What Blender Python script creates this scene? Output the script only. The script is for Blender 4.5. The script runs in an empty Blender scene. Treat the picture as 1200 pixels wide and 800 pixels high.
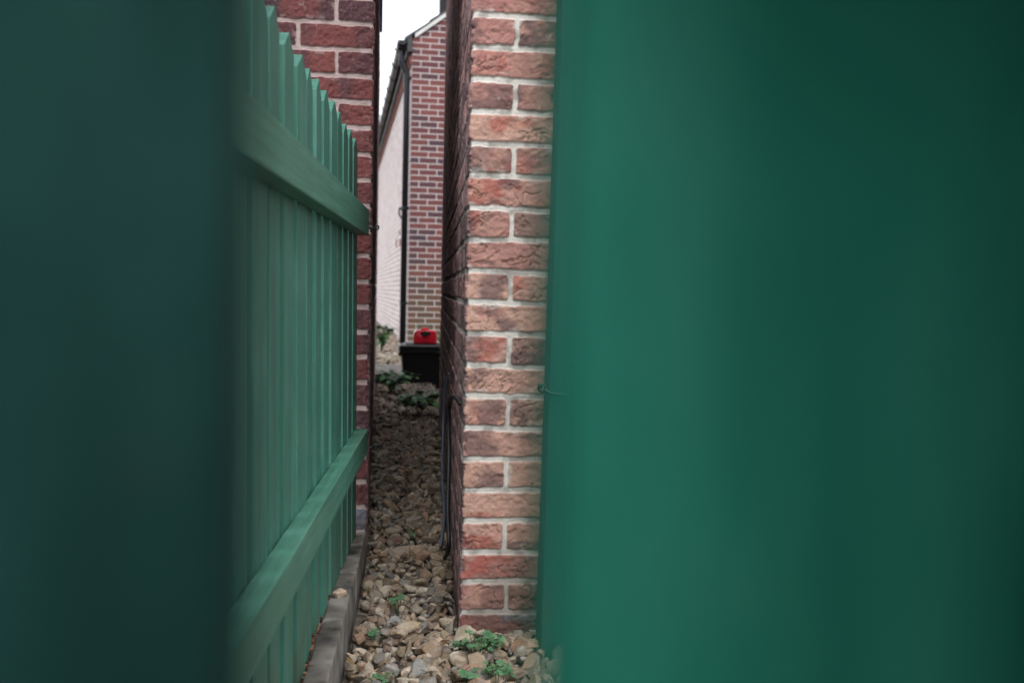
import bpy, bmesh, math, random
import numpy as np
from mathutils import Vector, Matrix

random.seed(7)
RNG = np.random.default_rng(11)
scene = bpy.context.scene
COL = scene.collection
R = math.radians

# ---------------------------------------------------------------- helpers
def tag(o, label=None, cat=None, group=None, kind=None):
    if label: o['label'] = label
    if cat: o['category'] = cat
    if group: o['group'] = group
    if kind: o['kind'] = kind
    return o

def empty(name, loc=(0, 0, 0), rz=0.0):
    o = bpy.data.objects.new(name, None)
    o.empty_display_size = 0.05
    o.location = loc
    o.rotation_euler = (0, 0, rz)
    COL.objects.link(o)
    return o

def link(name, me, mats, parent=None, loc=None):
    o = bpy.data.objects.new(name, me)
    if not isinstance(mats, (list, tuple)): mats = [mats]
    if len(me.materials) == 0:
        for m in mats: me.materials.append(m)
    COL.objects.link(o)
    if parent is not None: o.parent = parent
    if loc is not None: o.location = loc
    return o

def np_mesh(name, V, F, smooth=True, cols=None, matidx=None):
    """V (n,3); F (m,k) array with k = 3 or 4 (k=4 rows may repeat never)"""
    V = np.asarray(V, np.float32); F = np.asarray(F, np.int32)
    me = bpy.data.meshes.new(name)
    me.vertices.add(len(V)); me.vertices.foreach_set('co', V.ravel())
    k = F.shape[1]
    me.loops.add(F.size); me.loops.foreach_set('vertex_index', F.ravel())
    me.polygons.add(len(F))
    me.polygons.foreach_set('loop_start', np.arange(0, F.size, k, dtype=np.int32))
    me.polygons.foreach_set('loop_total', np.full(len(F), k, np.int32))
    me.polygons.foreach_set('use_smooth', np.full(len(F), bool(smooth)))
    if matidx is not None: me.polygons.foreach_set('material_index', np.asarray(matidx, np.int32))
    if cols is not None:
        a = me.color_attributes.new('Tint', 'FLOAT_COLOR', 'POINT')
        c = np.ones((len(V), 4), np.float32); c[:, :cols.shape[1]] = cols
        a.data.foreach_set('color', c.ravel())
    me.update(calc_edges=True); me.validate()
    return me

def bm_mesh(name, bm, smooth=False):
    bmesh.ops.recalc_face_normals(bm, faces=bm.faces[:])
    me = bpy.data.meshes.new(name)
    bm.to_mesh(me); bm.free()
    if smooth: me.polygons.foreach_set('use_smooth', [True] * len(me.polygons))
    return me

def add_box(bm, c, s, bevel=0.0, seg=2, rot=None):
    r = bmesh.ops.create_cube(bm, size=1.0)
    vs = r['verts']
    bmesh.ops.scale(bm, vec=Vector(s), verts=vs)
    if bevel > 0:
        es = list({e for v in vs for e in v.link_edges})
        rr = bmesh.ops.bevel(bm, geom=es, offset=bevel, segments=seg, profile=0.6, affect='EDGES')
        vs = list({v for f in rr['faces'] for v in f.verts} | {v for v in vs if v.is_valid})
    if rot is not None: bmesh.ops.rotate(bm, cent=(0, 0, 0), matrix=rot, verts=vs)
    bmesh.ops.translate(bm, vec=Vector(c), verts=vs)
    return vs

def add_tube(bm, pts, rad, n=10, cap=True):
    pts = [Vector(p) for p in pts]
    rads = rad if isinstance(rad, (list, tuple)) else [rad] * len(pts)
    rings = []
    up = Vector((0.13, 0.21, 0.97)).normalized()
    for i, p in enumerate(pts):
        a = pts[max(i - 1, 0)]; b = pts[min(i + 1, len(pts) - 1)]
        t = (b - a).normalized()
        u = t.cross(up)
        if u.length < 0.1: u = t.cross(Vector((1, 0, 0)))
        u.normalize(); w = t.cross(u).normalized()
        rings.append([bm.verts.new(p + (u * math.cos(2 * math.pi * k / n) + w * math.sin(2 * math.pi * k / n)) * rads[i]) for k in range(n)])
    for i in range(len(rings) - 1):
        for k in range(n):
            bm.faces.new((rings[i][k], rings[i][(k + 1) % n], rings[i + 1][(k + 1) % n], rings[i + 1][k]))
    if cap:
        bm.faces.new(rings[0]); bm.faces.new(rings[-1])

def smooth_path(pts, sub=6):
    P = [Vector(p) for p in pts]; out = []
    for i in range(len(P) - 1):
        p0 = P[max(i - 1, 0)]; p1 = P[i]; p2 = P[i + 1]; p3 = P[min(i + 2, len(P) - 1)]
        for k in range(sub):
            t = k / sub
            out.append(0.5 * ((2 * p1) + (p2 - p0) * t + (2 * p0 - 5 * p1 + 4 * p2 - p3) * t * t + (3 * p1 - p0 - 3 * p2 + p3) * t ** 3))
    out.append(P[-1])
    return out

# numpy noise -------------------------------------------------------------
def _h(ix, iy, seed):
    ix = ix.astype(np.int64); iy = iy.astype(np.int64)
    n = (ix * 374761393 + iy * 668265263 + np.int64(seed) * 1442695041) & 0xFFFFFFFF
    n = ((n ^ (n >> 13)) * 1274126177) & 0xFFFFFFFF
    n = ((n ^ (n >> 16)) * 2246822519) & 0xFFFFFFFF
    return ((n ^ (n >> 15)) & 0xFFFF) / 65535.0

def vn(x, y, seed=0):
    ix = np.floor(x); iy = np.floor(y)
    fx = x - ix; fy = y - iy
    fx = fx * fx * fx * (fx * (fx * 6 - 15) + 10); fy = fy * fy * fy * (fy * (fy * 6 - 15) + 10)
    a = _h(ix, iy, seed); b = _h(ix + 1, iy, seed); c = _h(ix, iy + 1, seed); d = _h(ix + 1, iy + 1, seed)
    return (a + (b - a) * fx) * (1 - fy) + (c + (d - c) * fx) * fy     # 0..1

def fbm(x, y, seed=0, oct=4, gain=0.5):
    s = 0; a = 1.0; t = 0
    for i in range(oct):
        s = s + a * vn(x * 2 ** i + 17.3 * i, y * 2 ** i - 9.1 * i, seed + i * 31); t += a; a *= gain
    return s / t

def sstep(a, b, x):
    t = np.clip((x - a) / (b - a), 0, 1)
    return t * t * (3 - 2 * t)

def mix3(a, b, t): return a + (b - a) * t[..., None]

# ---------------------------------------------------------------- materials
def new_mat(name):
    m = bpy.data.materials.new(name); m.use_nodes = True
    nt = m.node_tree; b = nt.nodes['Principled BSDF']
    return m, nt, b

def N(nt, typ, **kw):
    n = nt.nodes.new(typ)
    for k, v in kw.items(): setattr(n, k, v)
    return n

def ramp(nt, stops):
    r = N(nt, 'ShaderNodeValToRGB')
    e = r.color_ramp.elements
    while len(e) < len(stops): e.new(0.5)
    for i, (p, c) in enumerate(stops):
        e[i].position = p; e[i].color = (*c, 1)
    return r

def simple_mat(name, col, rough=0.6, metal=0.0, var=0.12, scale=30, bump=0.0, spec=0.5):
    m, nt, b = new_mat(name)
    tc = N(nt, 'ShaderNodeTexCoord')
    nz = N(nt, 'ShaderNodeTexNoise'); nz.inputs['Scale'].default_value = scale; nz.inputs['Detail'].default_value = 5
    nt.links.new(tc.outputs['Object'], nz.inputs['Vector'])
    lo = tuple(c * (1 - var) for c in col); hi = tuple(min(1, c * (1 + var)) for c in col)
    r = ramp(nt, [(0.3, lo), (0.7, hi)])
    nt.links.new(nz.outputs['Fac'], r.inputs['Fac']); nt.links.new(r.outputs['Color'], b.inputs['Base Color'])
    b.inputs['Roughness'].default_value = rough; b.inputs['Metallic'].default_value = metal
    b.inputs['Specular IOR Level'].default_value = spec
    if bump:
        bp = N(nt, 'ShaderNodeBump'); bp.inputs['Strength'].default_value = bump; bp.inputs['Distance'].default_value = 0.003
        nt.links.new(nz.outputs['Fac'], bp.inputs['Height']); nt.links.new(bp.outputs['Normal'], b.inputs['Normal'])
    return m

def tint_mat(name, rough=0.85, gscale=400, gbump=0.35, gdist=0.001, spec=0.3, colvar=0.25):
    """pigment from the mesh, plus a fine grain"""
    m, nt, b = new_mat(name)
    at = N(nt, 'ShaderNodeAttribute'); at.attribute_name = 'Tint'
    tc = N(nt, 'ShaderNodeTexCoord')
    nz = N(nt, 'ShaderNodeTexNoise'); nz.inputs['Scale'].default_value = gscale; nz.inputs['Detail'].default_value = 6; nz.inputs['Roughness'].default_value = 0.7
    nt.links.new(tc.outputs['Object'], nz.inputs['Vector'])
    r = ramp(nt, [(0.25, (1 - colvar,) * 3), (0.75, (1 + colvar,) * 3)])
    nt.links.new(nz.outputs['Fac'], r.inputs['Fac'])
    mx = N(nt, 'ShaderNodeMix', data_type='RGBA', blend_type='MULTIPLY'); mx.inputs['Factor'].default_value = 1
    nt.links.new(at.outputs['Color'], mx.inputs['A']); nt.links.new(r.outputs['Color'], mx.inputs['B'])
    nt.links.new(mx.outputs['Result'], b.inputs['Base Color'])
    b.inputs['Roughness'].default_value = rough; b.inputs['Specular IOR Level'].default_value = spec
    bp = N(nt, 'ShaderNodeBump'); bp.inputs['Strength'].default_value = gbump; bp.inputs['Distance'].default_value = gdist
    nt.links.new(nz.outputs['Fac'], bp.inputs['Height']); nt.links.new(bp.outputs['Normal'], b.inputs['Normal'])
    return m

def brick_mat(name, c1, c2, c3, mortar, swap_axis='XZ', algae=0.0, msize=0.011):
    """brick pattern by object coordinates; XZ for a face along x, YZ for a face along y"""
    m, nt, b = new_mat(name)
    tc = N(nt, 'ShaderNodeTexCoord'); sp = N(nt, 'ShaderNodeSeparateXYZ'); cb = N(nt, 'ShaderNodeCombineXYZ')
    nt.links.new(tc.outputs['Object'], sp.inputs[0])
    nt.links.new(sp.outputs['X' if swap_axis == 'XZ' else 'Y'], cb.inputs['X'])
    nt.links.new(sp.outputs['Z'], cb.inputs['Y'])
    wob = N(nt, 'ShaderNodeTexNoise'); wob.inputs['Scale'].default_value = 22; wob.inputs['Detail'].default_value = 3
    nt.links.new(tc.outputs['Object'], wob.inputs['Vector'])
    vm = N(nt, 'ShaderNodeVectorMath', operation='MULTIPLY_ADD'); vm.inputs[1].default_value = (0.009, 0.009, 0)
    nt.links.new(wob.outputs['Color'], vm.inputs[0]); nt.links.new(cb.outputs[0], vm.inputs[2])
    def bt():
        t = N(nt, 'ShaderNodeTexBrick'); t.offset = 0.5; t.squash = 1
        for k, v in (('Scale', 1), ('Mortar Size', msize / 2), ('Mortar Smooth', 0.15), ('Bias', 0), ('Brick Width', 0.2245), ('Row Height', 0.0743)):
            t.inputs[k].default_value = v
        nt.links.new(vm.outputs[0], t.inputs['Vector'])
        return t
    t = bt(); t.inputs['Color1'].default_value = (0, 0, 0, 1); t.inputs['Color2'].default_value = (1, 1, 1, 1); t.inputs['Mortar'].default_value = (0.5, 0.5, 0.5, 1)
    nz = N(nt, 'ShaderNodeTexNoise'); nz.inputs['Scale'].default_value = 14; nz.inputs['Detail'].default_value = 6; nz.inputs['Roughness'].default_value = 0.65
    nt.links.new(tc.outputs['Object'], nz.inputs['Vector'])
    ad = N(nt, 'ShaderNodeMath', operation='MULTIPLY_ADD'); ad.inputs[1].default_value = 0.62
    nt.links.new(t.outputs['Color'], ad.inputs[0])
    sc = N(nt, 'ShaderNodeMath', operation='MULTIPLY'); sc.inputs[1].default_value = 0.40
    nt.links.new(nz.outputs['Fac'], sc.inputs[0]); nt.links.new(sc.outputs[0], ad.inputs[2])
    r = ramp(nt, [(0.15, c1), (0.5, c2), (0.85, c3)])
    nt.links.new(ad.outputs[0], r.inputs['Fac'])
    colr = r.outputs['Color']
    if algae:
        n2 = N(nt, 'ShaderNodeTexNoise'); n2.inputs['Scale'].default_value = 3.5; n2.inputs['Detail'].default_value = 5
        nt.links.new(tc.outputs['Object'], n2.inputs['Vector'])
        mr = N(nt, 'ShaderNodeMapRange'); mr.inputs['From Min'].default_value = 1.3; mr.inputs['From Max'].default_value = 0.2
        nt.links.new(sp.outputs['Z'], mr.inputs['Value'])
        mu = N(nt, 'ShaderNodeMath', operation='MULTIPLY'); nt.links.new(mr.outputs[0], mu.inputs[0]); nt.links.new(n2.outputs['Fac'], mu.inputs[1])
        m2 = N(nt, 'ShaderNodeMath', operation='MULTIPLY'); m2.inputs[1].default_value = algae * 1.8; m2.use_clamp = True
        nt.links.new(mu.outputs[0], m2.inputs[0])
        ma = N(nt, 'ShaderNodeMix', data_type='RGBA'); nt.links.new(m2.outputs[0], ma.inputs['Factor'])
        nt.links.new(colr, ma.inputs['A']); ma.inputs['B'].default_value = (0.10, 0.10, 0.045, 1)
        colr = ma.outputs['Result']
    mx = N(nt, 'ShaderNodeMix', data_type='RGBA')
    nt.links.new(t.outputs['Fac'], mx.inputs['Factor']); nt.links.new(colr, mx.inputs['A']); mx.inputs['B'].default_value = (*mortar, 1)
    nt.links.new(mx.outputs['Result'], b.inputs['Base Color'])
    b.inputs['Roughness'].default_value = 0.9; b.inputs['Specular IOR Level'].default_value = 0.2
    h = N(nt, 'ShaderNodeMath', operation='SUBTRACT'); nt.links.new(sc.outputs[0], h.inputs[0]); nt.links.new(t.outputs['Fac'], h.inputs[1])
    bp = N(nt, 'ShaderNodeBump'); bp.inputs['Strength'].default_value = 0.6; bp.inputs['Distance'].default_value = 0.006
    nt.links.new(h.outputs[0], bp.inputs['Height']); nt.links.new(bp.outputs['Normal'], b.inputs['Normal'])
    return m

def paint_mat(name, col, worn=(0.14, 0.30, 0.24), wear=0.30, rough=0.42, grain=(70, 70, 2.2), spec=0.35, patch=9.0):
    """painted rough timber: grain bump, faded patches, small chips"""
    m, nt, b = new_mat(name)
    tc = N(nt, 'ShaderNodeTexCoord'); oi = N(nt, 'ShaderNodeObjectInfo')
    of = N(nt, 'ShaderNodeVectorMath', operation='MULTIPLY_ADD'); of.inputs[1].default_value = (3.1, 3.1, 3.1)
    cx = N(nt, 'ShaderNodeCombineXYZ')
    for k in range(3): nt.links.new(oi.outputs['Random'], cx.inputs[k])
    nt.links.new(cx.outputs[0], of.inputs[0]); nt.links.new(tc.outputs['Object'], of.inputs[2])
    mp = N(nt, 'ShaderNodeMapping'); mp.inputs['Scale'].default_value = grain
    nt.links.new(of.outputs[0], mp.inputs['Vector'])
    g = N(nt, 'ShaderNodeTexNoise'); g.inputs['Scale'].default_value = 1.0; g.inputs['Detail'].default_value = 7; g.inputs['Roughness'].default_value = 0.65
    nt.links.new(mp.outputs[0], g.inputs['Vector'])
    s = N(nt, 'ShaderNodeTexNoise'); s.inputs['Scale'].default_value = patch; s.inputs['Detail'].default_value = 5
    nt.links.new(of.outputs[0], s.inputs['Vector'])
    r1 = ramp(nt, [(0.35, tuple(c * 0.82 for c in col)), (0.65, tuple(c * 1.15 for c in col))])
    nt.links.new(g.outputs['Fac'], r1.inputs['Fac'])
    mm = N(nt, 'ShaderNodeMath', operation='MULTIPLY'); nt.links.new(s.outputs['Fac'], mm.inputs[0]); nt.links.new(g.outputs['Fac'], mm.inputs[1])
    r2 = ramp(nt, [(0.22, (0, 0, 0)), (0.42, (wear,) * 3)])
    nt.links.new(mm.outputs[0], r2.inputs['Fac'])
    mx = N(nt, 'ShaderNodeMix', data_type='RGBA'); nt.links.new(r2.outputs['Color'], mx.inputs['Factor'])
    nt.links.new(r1.outputs['Color'], mx.inputs['A']); mx.inputs['B'].default_value = (*worn, 1)
    ch = N(nt, 'ShaderNodeTexVoronoi'); ch.inputs['Scale'].default_value = 28
    nt.links.new(of.outputs[0], ch.inputs['Vector'])
    rc = ramp(nt, [(0.05, (1, 1, 1)), (0.075, (0, 0, 0))]); nt.links.new(ch.outputs['Distance'], rc.inputs['Fac'])
    sm = N(nt, 'ShaderNodeMath', operation='GREATER_THAN'); sm.inputs[1].default_value = 0.58; nt.links.new(s.outputs['Fac'], sm.inputs[0])
    cm = N(nt, 'ShaderNodeMath', operation='MULTIPLY'); nt.links.new(rc.outputs['Color'], cm.inputs[0]); nt.links.new(sm.outputs[0], cm.inputs[1])
    m3 = N(nt, 'ShaderNodeMix', data_type='RGBA'); nt.links.new(cm.outputs[0], m3.inputs['Factor'])
    nt.links.new(mx.outputs['Result'], m3.inputs['A']); m3.inputs['B'].default_value = (0.03, 0.05, 0.04, 1)
    # mud and algae splashed on the foot of the boards
    sz = N(nt, 'ShaderNodeSeparateXYZ'); nt.links.new(tc.outputs['Object'], sz.inputs[0])
    mr = N(nt, 'ShaderNodeMapRange'); mr.inputs['From Min'].default_value = 0.34; mr.inputs['From Max'].default_value = 0.06
    nt.links.new(sz.outputs['Z'], mr.inputs['Value'])
    rg_ = ramp(nt, [(0.42, (0, 0, 0)), (0.62, (0.75,) * 3)]); nt.links.new(s.outputs['Fac'], rg_.inputs['Fac'])
    mg = N(nt, 'ShaderNodeMath', operation='MULTIPLY'); nt.links.new(mr.outputs[0], mg.inputs[0]); nt.links.new(rg_.outputs['Color'], mg.inputs[1])
    m4 = N(nt, 'ShaderNodeMix', data_type='RGBA'); nt.links.new(mg.outputs[0], m4.inputs['Factor'])
    nt.links.new(m3.outputs['Result'], m4.inputs['A']); m4.inputs['B'].default_value = (0.045, 0.055, 0.030, 1)
    nt.links.new(m4.outputs['Result'], b.inputs['Base Color'])
    b.inputs['Roughness'].default_value = rough; b.inputs['Specular IOR Level'].default_value = spec
    bp = N(nt, 'ShaderNodeBump'); bp.inputs['Strength'].default_value = 0.85; bp.inputs['Distance'].default_value = 0.003
    nt.links.new(g.outputs['Fac'], bp.inputs['Height']); nt.links.new(bp.outputs['Normal'], b.inputs['Normal'])
    return m

GREEN = (0.042, 0.156, 0.114)
M = {}
M['paint'] = paint_mat('green_fence_paint', GREEN)
M['paint_rail'] = paint_mat('green_rail_paint', (0.058, 0.185, 0.130), grain=(60, 2.0, 60))
M['paint_gate'] = paint_mat('green_gate_paint', (0.029, 0.255, 0.175), worn=(0.08, 0.34, 0.25), wear=0.6, rough=0.8, spec=0.12, patch=32.0, grain=(45, 45, 9))
M['paint_teal'] = paint_mat('dark_teal_gate_paint', (0.010, 0.050, 0.043), worn=(0.030, 0.10, 0.085), wear=0.6, rough=0.8, spec=0.12, patch=32.0, grain=(45, 45, 9))
M['paint_post'] = paint_mat('dark_teal_post_paint', (0.015, 0.078, 0.072), wear=0.05, rough=0.6, spec=0.2)
M['metal_green'] = simple_mat('green_painted_iron', (0.004, 0.022, 0.022), 0.35, 0.0)
M['brick'] = tint_mat('brick_faces', 0.88, 420, 0.5, 0.0012)
M['stone'] = tint_mat('gravel_stones', 0.72, 160, 0.55, 0.0025, 0.4, 0.35)
M['black'] = simple_mat('black_plastic', (0.005, 0.005, 0.006), 0.5, spec=0.25)
M['blackpaint'] = simple_mat('black_gutter_plastic', (0.006, 0.006, 0.009), 0.35, spec=0.3)
M['lid'] = simple_mat('black_box_lid', (0.018, 0.020, 0.024), 0.3)
M['red'] = simple_mat('red_fuel_can_plastic', (0.62, 0.010, 0.030), 0.25, var=0.08)
M['cable'] = simple_mat('black_cable_rubber', (0.012, 0.012, 0.014), 0.5)
M['concrete'] = simple_mat('weathered_concrete', (0.115, 0.105, 0.090), 0.9, var=0.8, scale=16, bump=0.6)
M['mortar_verge'] = simple_mat('pale_verge_mortar', (0.50, 0.50, 0.48), 0.9, var=0.15, scale=20)
M['tile'] = simple_mat('dark_roof_tiles', (0.045, 0.042, 0.045), 0.8, var=0.3, scale=12, bump=0.5)
M['fascia'] = simple_mat('dark_stained_fascia', (0.020, 0.018, 0.018), 0.5)
M['leaf'] = simple_mat('weed_leaves', (0.055, 0.145, 0.045), 0.5, var=0.45, scale=40)
M['clover'] = simple_mat('clover_leaves', (0.055, 0.150, 0.062), 0.55, var=0.5, scale=60)
M['stem'] = simple_mat('weed_stems', (0.03, 0.06, 0.02), 0.6)
M['litter'] = tint_mat('dead_leaves', 0.8, 300, 0.3, 0.001)

# ---------------------------------------------------------------- brick walls as relief
PITCH = 0.0743
def row_info(z, zbase): return np.floor((z - zbase) / PITCH).astype(int)

def brick_field(u, z, zbase, header_parity, seed, style):
    """u (n,), z (m,) -> height (m,n), colour (m,n,3).  u is measured from the wall's corner."""
    Ug, Zg = np.meshgrid(u, z)
    wz = 0.0055 * (fbm(Ug * 45, Zg * 45, seed, 3) - 0.5) + 0.0045 * (vn(Ug * 6, Zg * 11, seed + 3) - 0.5)
    wu = 0.0055 * (fbm(Ug * 45 + 40, Zg * 45, seed + 5, 3) - 0.5)
    near = sstep(0.0, 0.012, Ug)
    Zw = Zg + wz; Uw = Ug + wu * near
    row = np.floor((Zw - zbase) / PITCH).astype(int)
    fz = (Zw - zbase) - row * PITCH
    header = (np.abs(row) % 2) == header_parity
    start = np.where(header, 0.1075, 0.2205) + 0.007 * (_h(row, row * 0, seed + 77) - 0.5)
    STEP = 0.2245
    k = np.where(Uw < start, 0, np.floor((Uw - start) / STEP).astype(int) + 1)
    ul = np.where(k == 0, -1.0, start + (k - 1) * STEP)
    ur = np.where(k == 0, start, start + k * STEP)
    hw = 0.0055 + 0.002 * (_h(row, k, seed + 9) - 0.5)
    hz = 0.0068
    du = np.minimum(Uw - ul, ur - Uw) - hw
    dv = np.minimum(fz, PITCH - fz) - hz - 0.0015 * (_h(row, k, seed + 19) - 0.5)
    rr = 0.006
    inside = np.minimum(du, dv)
    cx = np.minimum(du - rr, 0); cy = np.minimum(dv - rr, 0)
    d = np.where((du < rr) & (dv < rr), rr - np.sqrt(cx * cx + cy * cy), inside)
    mask = sstep(-0.0012, 0.0016, d)
    # per brick randoms
    r1 = _h(row, k, seed + 101); r2 = _h(row, k, seed + 202); r3 = _h(row, k, seed + 303); r4 = _h(row, k, seed + 404)
    ou = Ug + r1 * 13.7; oz = Zg + r2 * 9.3
    n1 = fbm(ou * 28, oz * 40, seed + 1, 4)
    n2 = fbm(ou * 95, oz * 110, seed + 2, 4)
    # clay folds
    wx = 0.35 * (fbm(ou * 22, oz * 22, seed + 8, 3) - 0.5)
    ang = (r3 - 0.5) * 1.6
    rx = ou * np.cos(ang) + oz * np.sin(ang); ry = -ou * np.sin(ang) + oz * np.cos(ang)
    fold = 1 - np.abs(2 * fbm(rx * 16 + wx * 6, ry * 42 + wx * 9, seed + 6, 3, 0.55) - 1)
    crease = sstep(0.90, 0.985, fold) * (0.35 + 0.65 * sstep(0.45, 0.6, vn(ou * 13, oz * 17, seed + 12)))
    if style == 'left':
        crease *= 0.5
    pit = sstep(0.70, 0.80, vn(ou * 140, oz * 140, seed + 21)) * 0.8
    hgt = mask * (0.0055 + 0.0019 * (n1 - 0.5) * 2 + 0.0020 * (n2 - 0.5) * 2 - 0.0032 * crease - 0.0008 * pit + 0.0016 * (r4 - 0.5)) \
        + (1 - mask) * (0.0022 * (fbm(Ug * 70, Zg * 90, seed + 33, 3) - 0.5) + 0.0012 * sstep(0.002, -0.006, d))
    hgt = hgt - 0.0055
    chip = sstep(0.50, 0.72, fbm(Ug * 0 + 3.3, Zg * 60, seed % 1000 + 90, 3)) * sstep(0.013, 0.0, Ug)
    hgt = hgt - 0.0035 * chip * mask
    # colours (pigment)
    one = np.ones_like(Ug)
    C = lambda *c: np.array(c)
    if style == 'right':
        hh = np.clip((Zg - 0.0) / 1.5, 0, 1)
        redness = np.clip(r1 * 0.9 + 0.35 * np.abs(hh - 0.35) * 1.6 - 0.18, 0, 1)
        base = mix3(C(0.44, 0.270, 0.212) * one[..., None], C(0.29, 0.130, 0.115), redness)
        flame = sstep(0.52, 0.72, fbm(ou * 15, oz * 22, seed + 41, 3)) * sstep(0.35, 0.9, r2)
        base = mix3(base, C(0.33, 0.085, 0.065), flame * 0.8)
        dark = sstep(0.50, 0.75, fbm(ou * 18 + 5, oz * 26, seed + 43, 4) + 0.30 * (r3 - 0.55))
        base = mix3(base, C(0.125, 0.075, 0.075), np.clip(dark * 0.75 + 0.55 * sstep(0.74, 0.86, r4), 0, 0.88))
        pale = sstep(0.55, 0.8, fbm(ou * 30, oz * 30, seed + 47, 4)) * 0.35
        base = mix3(base, C(0.48, 0.30, 0.22), pale * (1 - dark))
        low = (row <= -1)
        base = np.where(low[..., None], mix3(C(0.20, 0.075, 0.065) * one[..., None], C(0.17, 0.18, 0.22), sstep(0.4, 0.6, fbm(Ug * 14, Zg * 30, seed + 50, 3))), base)
        mort = mix3(C(0.59, 0.56, 0.515) * one[..., None], C(0.34, 0.32, 0.29), sstep(0.42, 0.70, fbm(Ug * 35, Zg * 35, seed + 60, 4)))
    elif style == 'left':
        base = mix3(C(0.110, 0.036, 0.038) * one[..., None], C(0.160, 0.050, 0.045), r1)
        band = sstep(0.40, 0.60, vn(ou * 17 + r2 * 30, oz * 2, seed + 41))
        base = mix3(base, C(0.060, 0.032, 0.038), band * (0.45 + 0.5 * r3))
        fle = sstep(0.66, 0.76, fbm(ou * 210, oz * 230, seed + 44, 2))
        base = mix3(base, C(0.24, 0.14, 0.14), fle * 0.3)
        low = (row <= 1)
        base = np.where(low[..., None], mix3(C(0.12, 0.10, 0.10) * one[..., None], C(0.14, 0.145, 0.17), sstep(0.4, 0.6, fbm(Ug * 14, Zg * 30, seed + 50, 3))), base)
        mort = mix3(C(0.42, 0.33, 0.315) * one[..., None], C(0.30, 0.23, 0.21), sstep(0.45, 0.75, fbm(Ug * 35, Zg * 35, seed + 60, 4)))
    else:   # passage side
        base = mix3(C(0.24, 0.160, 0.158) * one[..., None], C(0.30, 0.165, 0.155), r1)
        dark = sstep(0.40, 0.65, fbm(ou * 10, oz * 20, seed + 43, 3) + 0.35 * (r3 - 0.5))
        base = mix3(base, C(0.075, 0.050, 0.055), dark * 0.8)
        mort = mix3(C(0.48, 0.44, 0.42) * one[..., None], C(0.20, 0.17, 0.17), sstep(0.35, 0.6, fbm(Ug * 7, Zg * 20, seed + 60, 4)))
    if style == 'right':
        dirt = np.clip(sstep(0.34, 0.0, Zg) * sstep(0.30, 0.62, fbm(Ug * 9, Zg * 14, seed + 95, 4)) * 0.62, 0, 1)
        base = mix3(base, C(0.095, 0.070, 0.055), dirt); mort = mix3(mort, C(0.17, 0.145, 0.115), dirt)
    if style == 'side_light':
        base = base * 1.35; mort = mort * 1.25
    base = base * (0.80 + 0.40 * fbm(ou * 60, oz * 60, seed + 71, 4))[..., None]
    base = base * (1 - 0.45 * crease[..., None] * 0.6)
    smear = sstep(0.64, 0.76, fbm(Ug * 26, Zg * 38, seed + 81, 4)) * sstep(0.016, 0.0, d) + 0.6 * sstep(0.80, 0.86, fbm(Ug * 60, Zg * 60, seed + 83, 3))
    base = mix3(base, mort * 0.9, np.clip(smear, 0, 1) * 0.6)
    col = mort * (1 - mask)[..., None] + base * mask[..., None]
    return hgt, col

def grid_faces(m, n, off, flip):
    i = np.arange(m - 1)[:, None] * n + np.arange(n - 1)[None, :]
    a = i; b = i + 1; c = i + n + 1; d = i + n
    F = np.stack([a, b, c, d], -1).reshape(-1, 4)
    if flip: F = F[:, ::-1]
    return F + off

def u_array(fine_len, fine, total, growth, mx):
    u = list(np.arange(0, fine_len, fine)); s = fine
    while u[-1] < total:
        s = min(s * growth, mx); u.append(u[-1] + s)
    u[-1] = total
    return np.array(u)

def house_walls(corner, front_dir, side_dir, uF, uS, z, zbF, parity_front, seed, styleF, styleS):
    """relief on the front face (from the corner along front_dir) and on the side (along side_dir); returns V,F,C"""
    fd = np.array([*front_dir, 0.0]); fd /= np.linalg.norm(fd)
    sd = np.array([*side_dir, 0.0]); sd /= np.linalg.norm(sd)
    nF = -sd; nS = -fd
    hF, cF = brick_field(uF, z, zbF, parity_front, seed, styleF)
    hS, cS = brick_field(uS, z, zbF, 1 - parity_front, seed + 1000, styleS)
    # the joints of both faces meet in the corner: make one profile of it
    hc = 0.5 * (hF[:, 0] + hS[:, 0])
    wF = np.clip(1 - uF / 0.012, 0, 1)[None, :]; wS = np.clip(1 - uS / 0.012, 0, 1)[None, :]
    rnd = 0.0
    hF = hF * (1 - wF) + hc[:, None] * wF; hS = hS * (1 - wS) + hc[:, None] * wS
    c0 = np.array([*corner, 0.0])
    zz = np.array([0, 0, 1.0])
    PF = c0 + uF[None, :, None] * fd + z[:, None, None] * zz + hF[..., None] * nF + (wF * hc[:, None])[..., None] * nS
    PS = c0 + uS[None, :, None] * sd + z[:, None, None] * zz + hS[..., None] * nS + (wS * hc[:, None])[..., None] * nF
    # soften the arris a little
    arr = 0.0022
    PF -= (np.clip(1 - uF / 0.004, 0, 1)[None, :, None] * arr) * nF + (np.clip(1 - uF / 0.004, 0, 1)[None, :, None] * arr) * nS
    PS -= (np.clip(1 - uS / 0.004, 0, 1)[None, :, None] * arr) * nF + (np.clip(1 - uS / 0.004, 0, 1)[None, :, None] * arr) * nS
    m = len(z)
    cr = np.cross(fd, zz); flipF = np.dot(cr, nF) < 0
    cr = np.cross(sd, zz); flipS = np.dot(cr, nS) < 0
    V = np.concatenate([PF.reshape(-1, 3), PS.reshape(-1, 3)])
    F = np.concatenate([grid_faces(m, len(uF), 0, flipF), grid_faces(m, len(uS), m * len(uF), flipS)])
    Cc = np.concatenate([cF.reshape(-1, 3), cS.reshape(-1, 3)])
    return V, F, Cc

def quads(pts_list):
    V = []; F = []
    for q in pts_list:
        o = len(V); V += [tuple(p) for p in q]; F.append((o, o + 1, o + 2, o + 3))
    return np.array(V, float), np.array(F, int)

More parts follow.
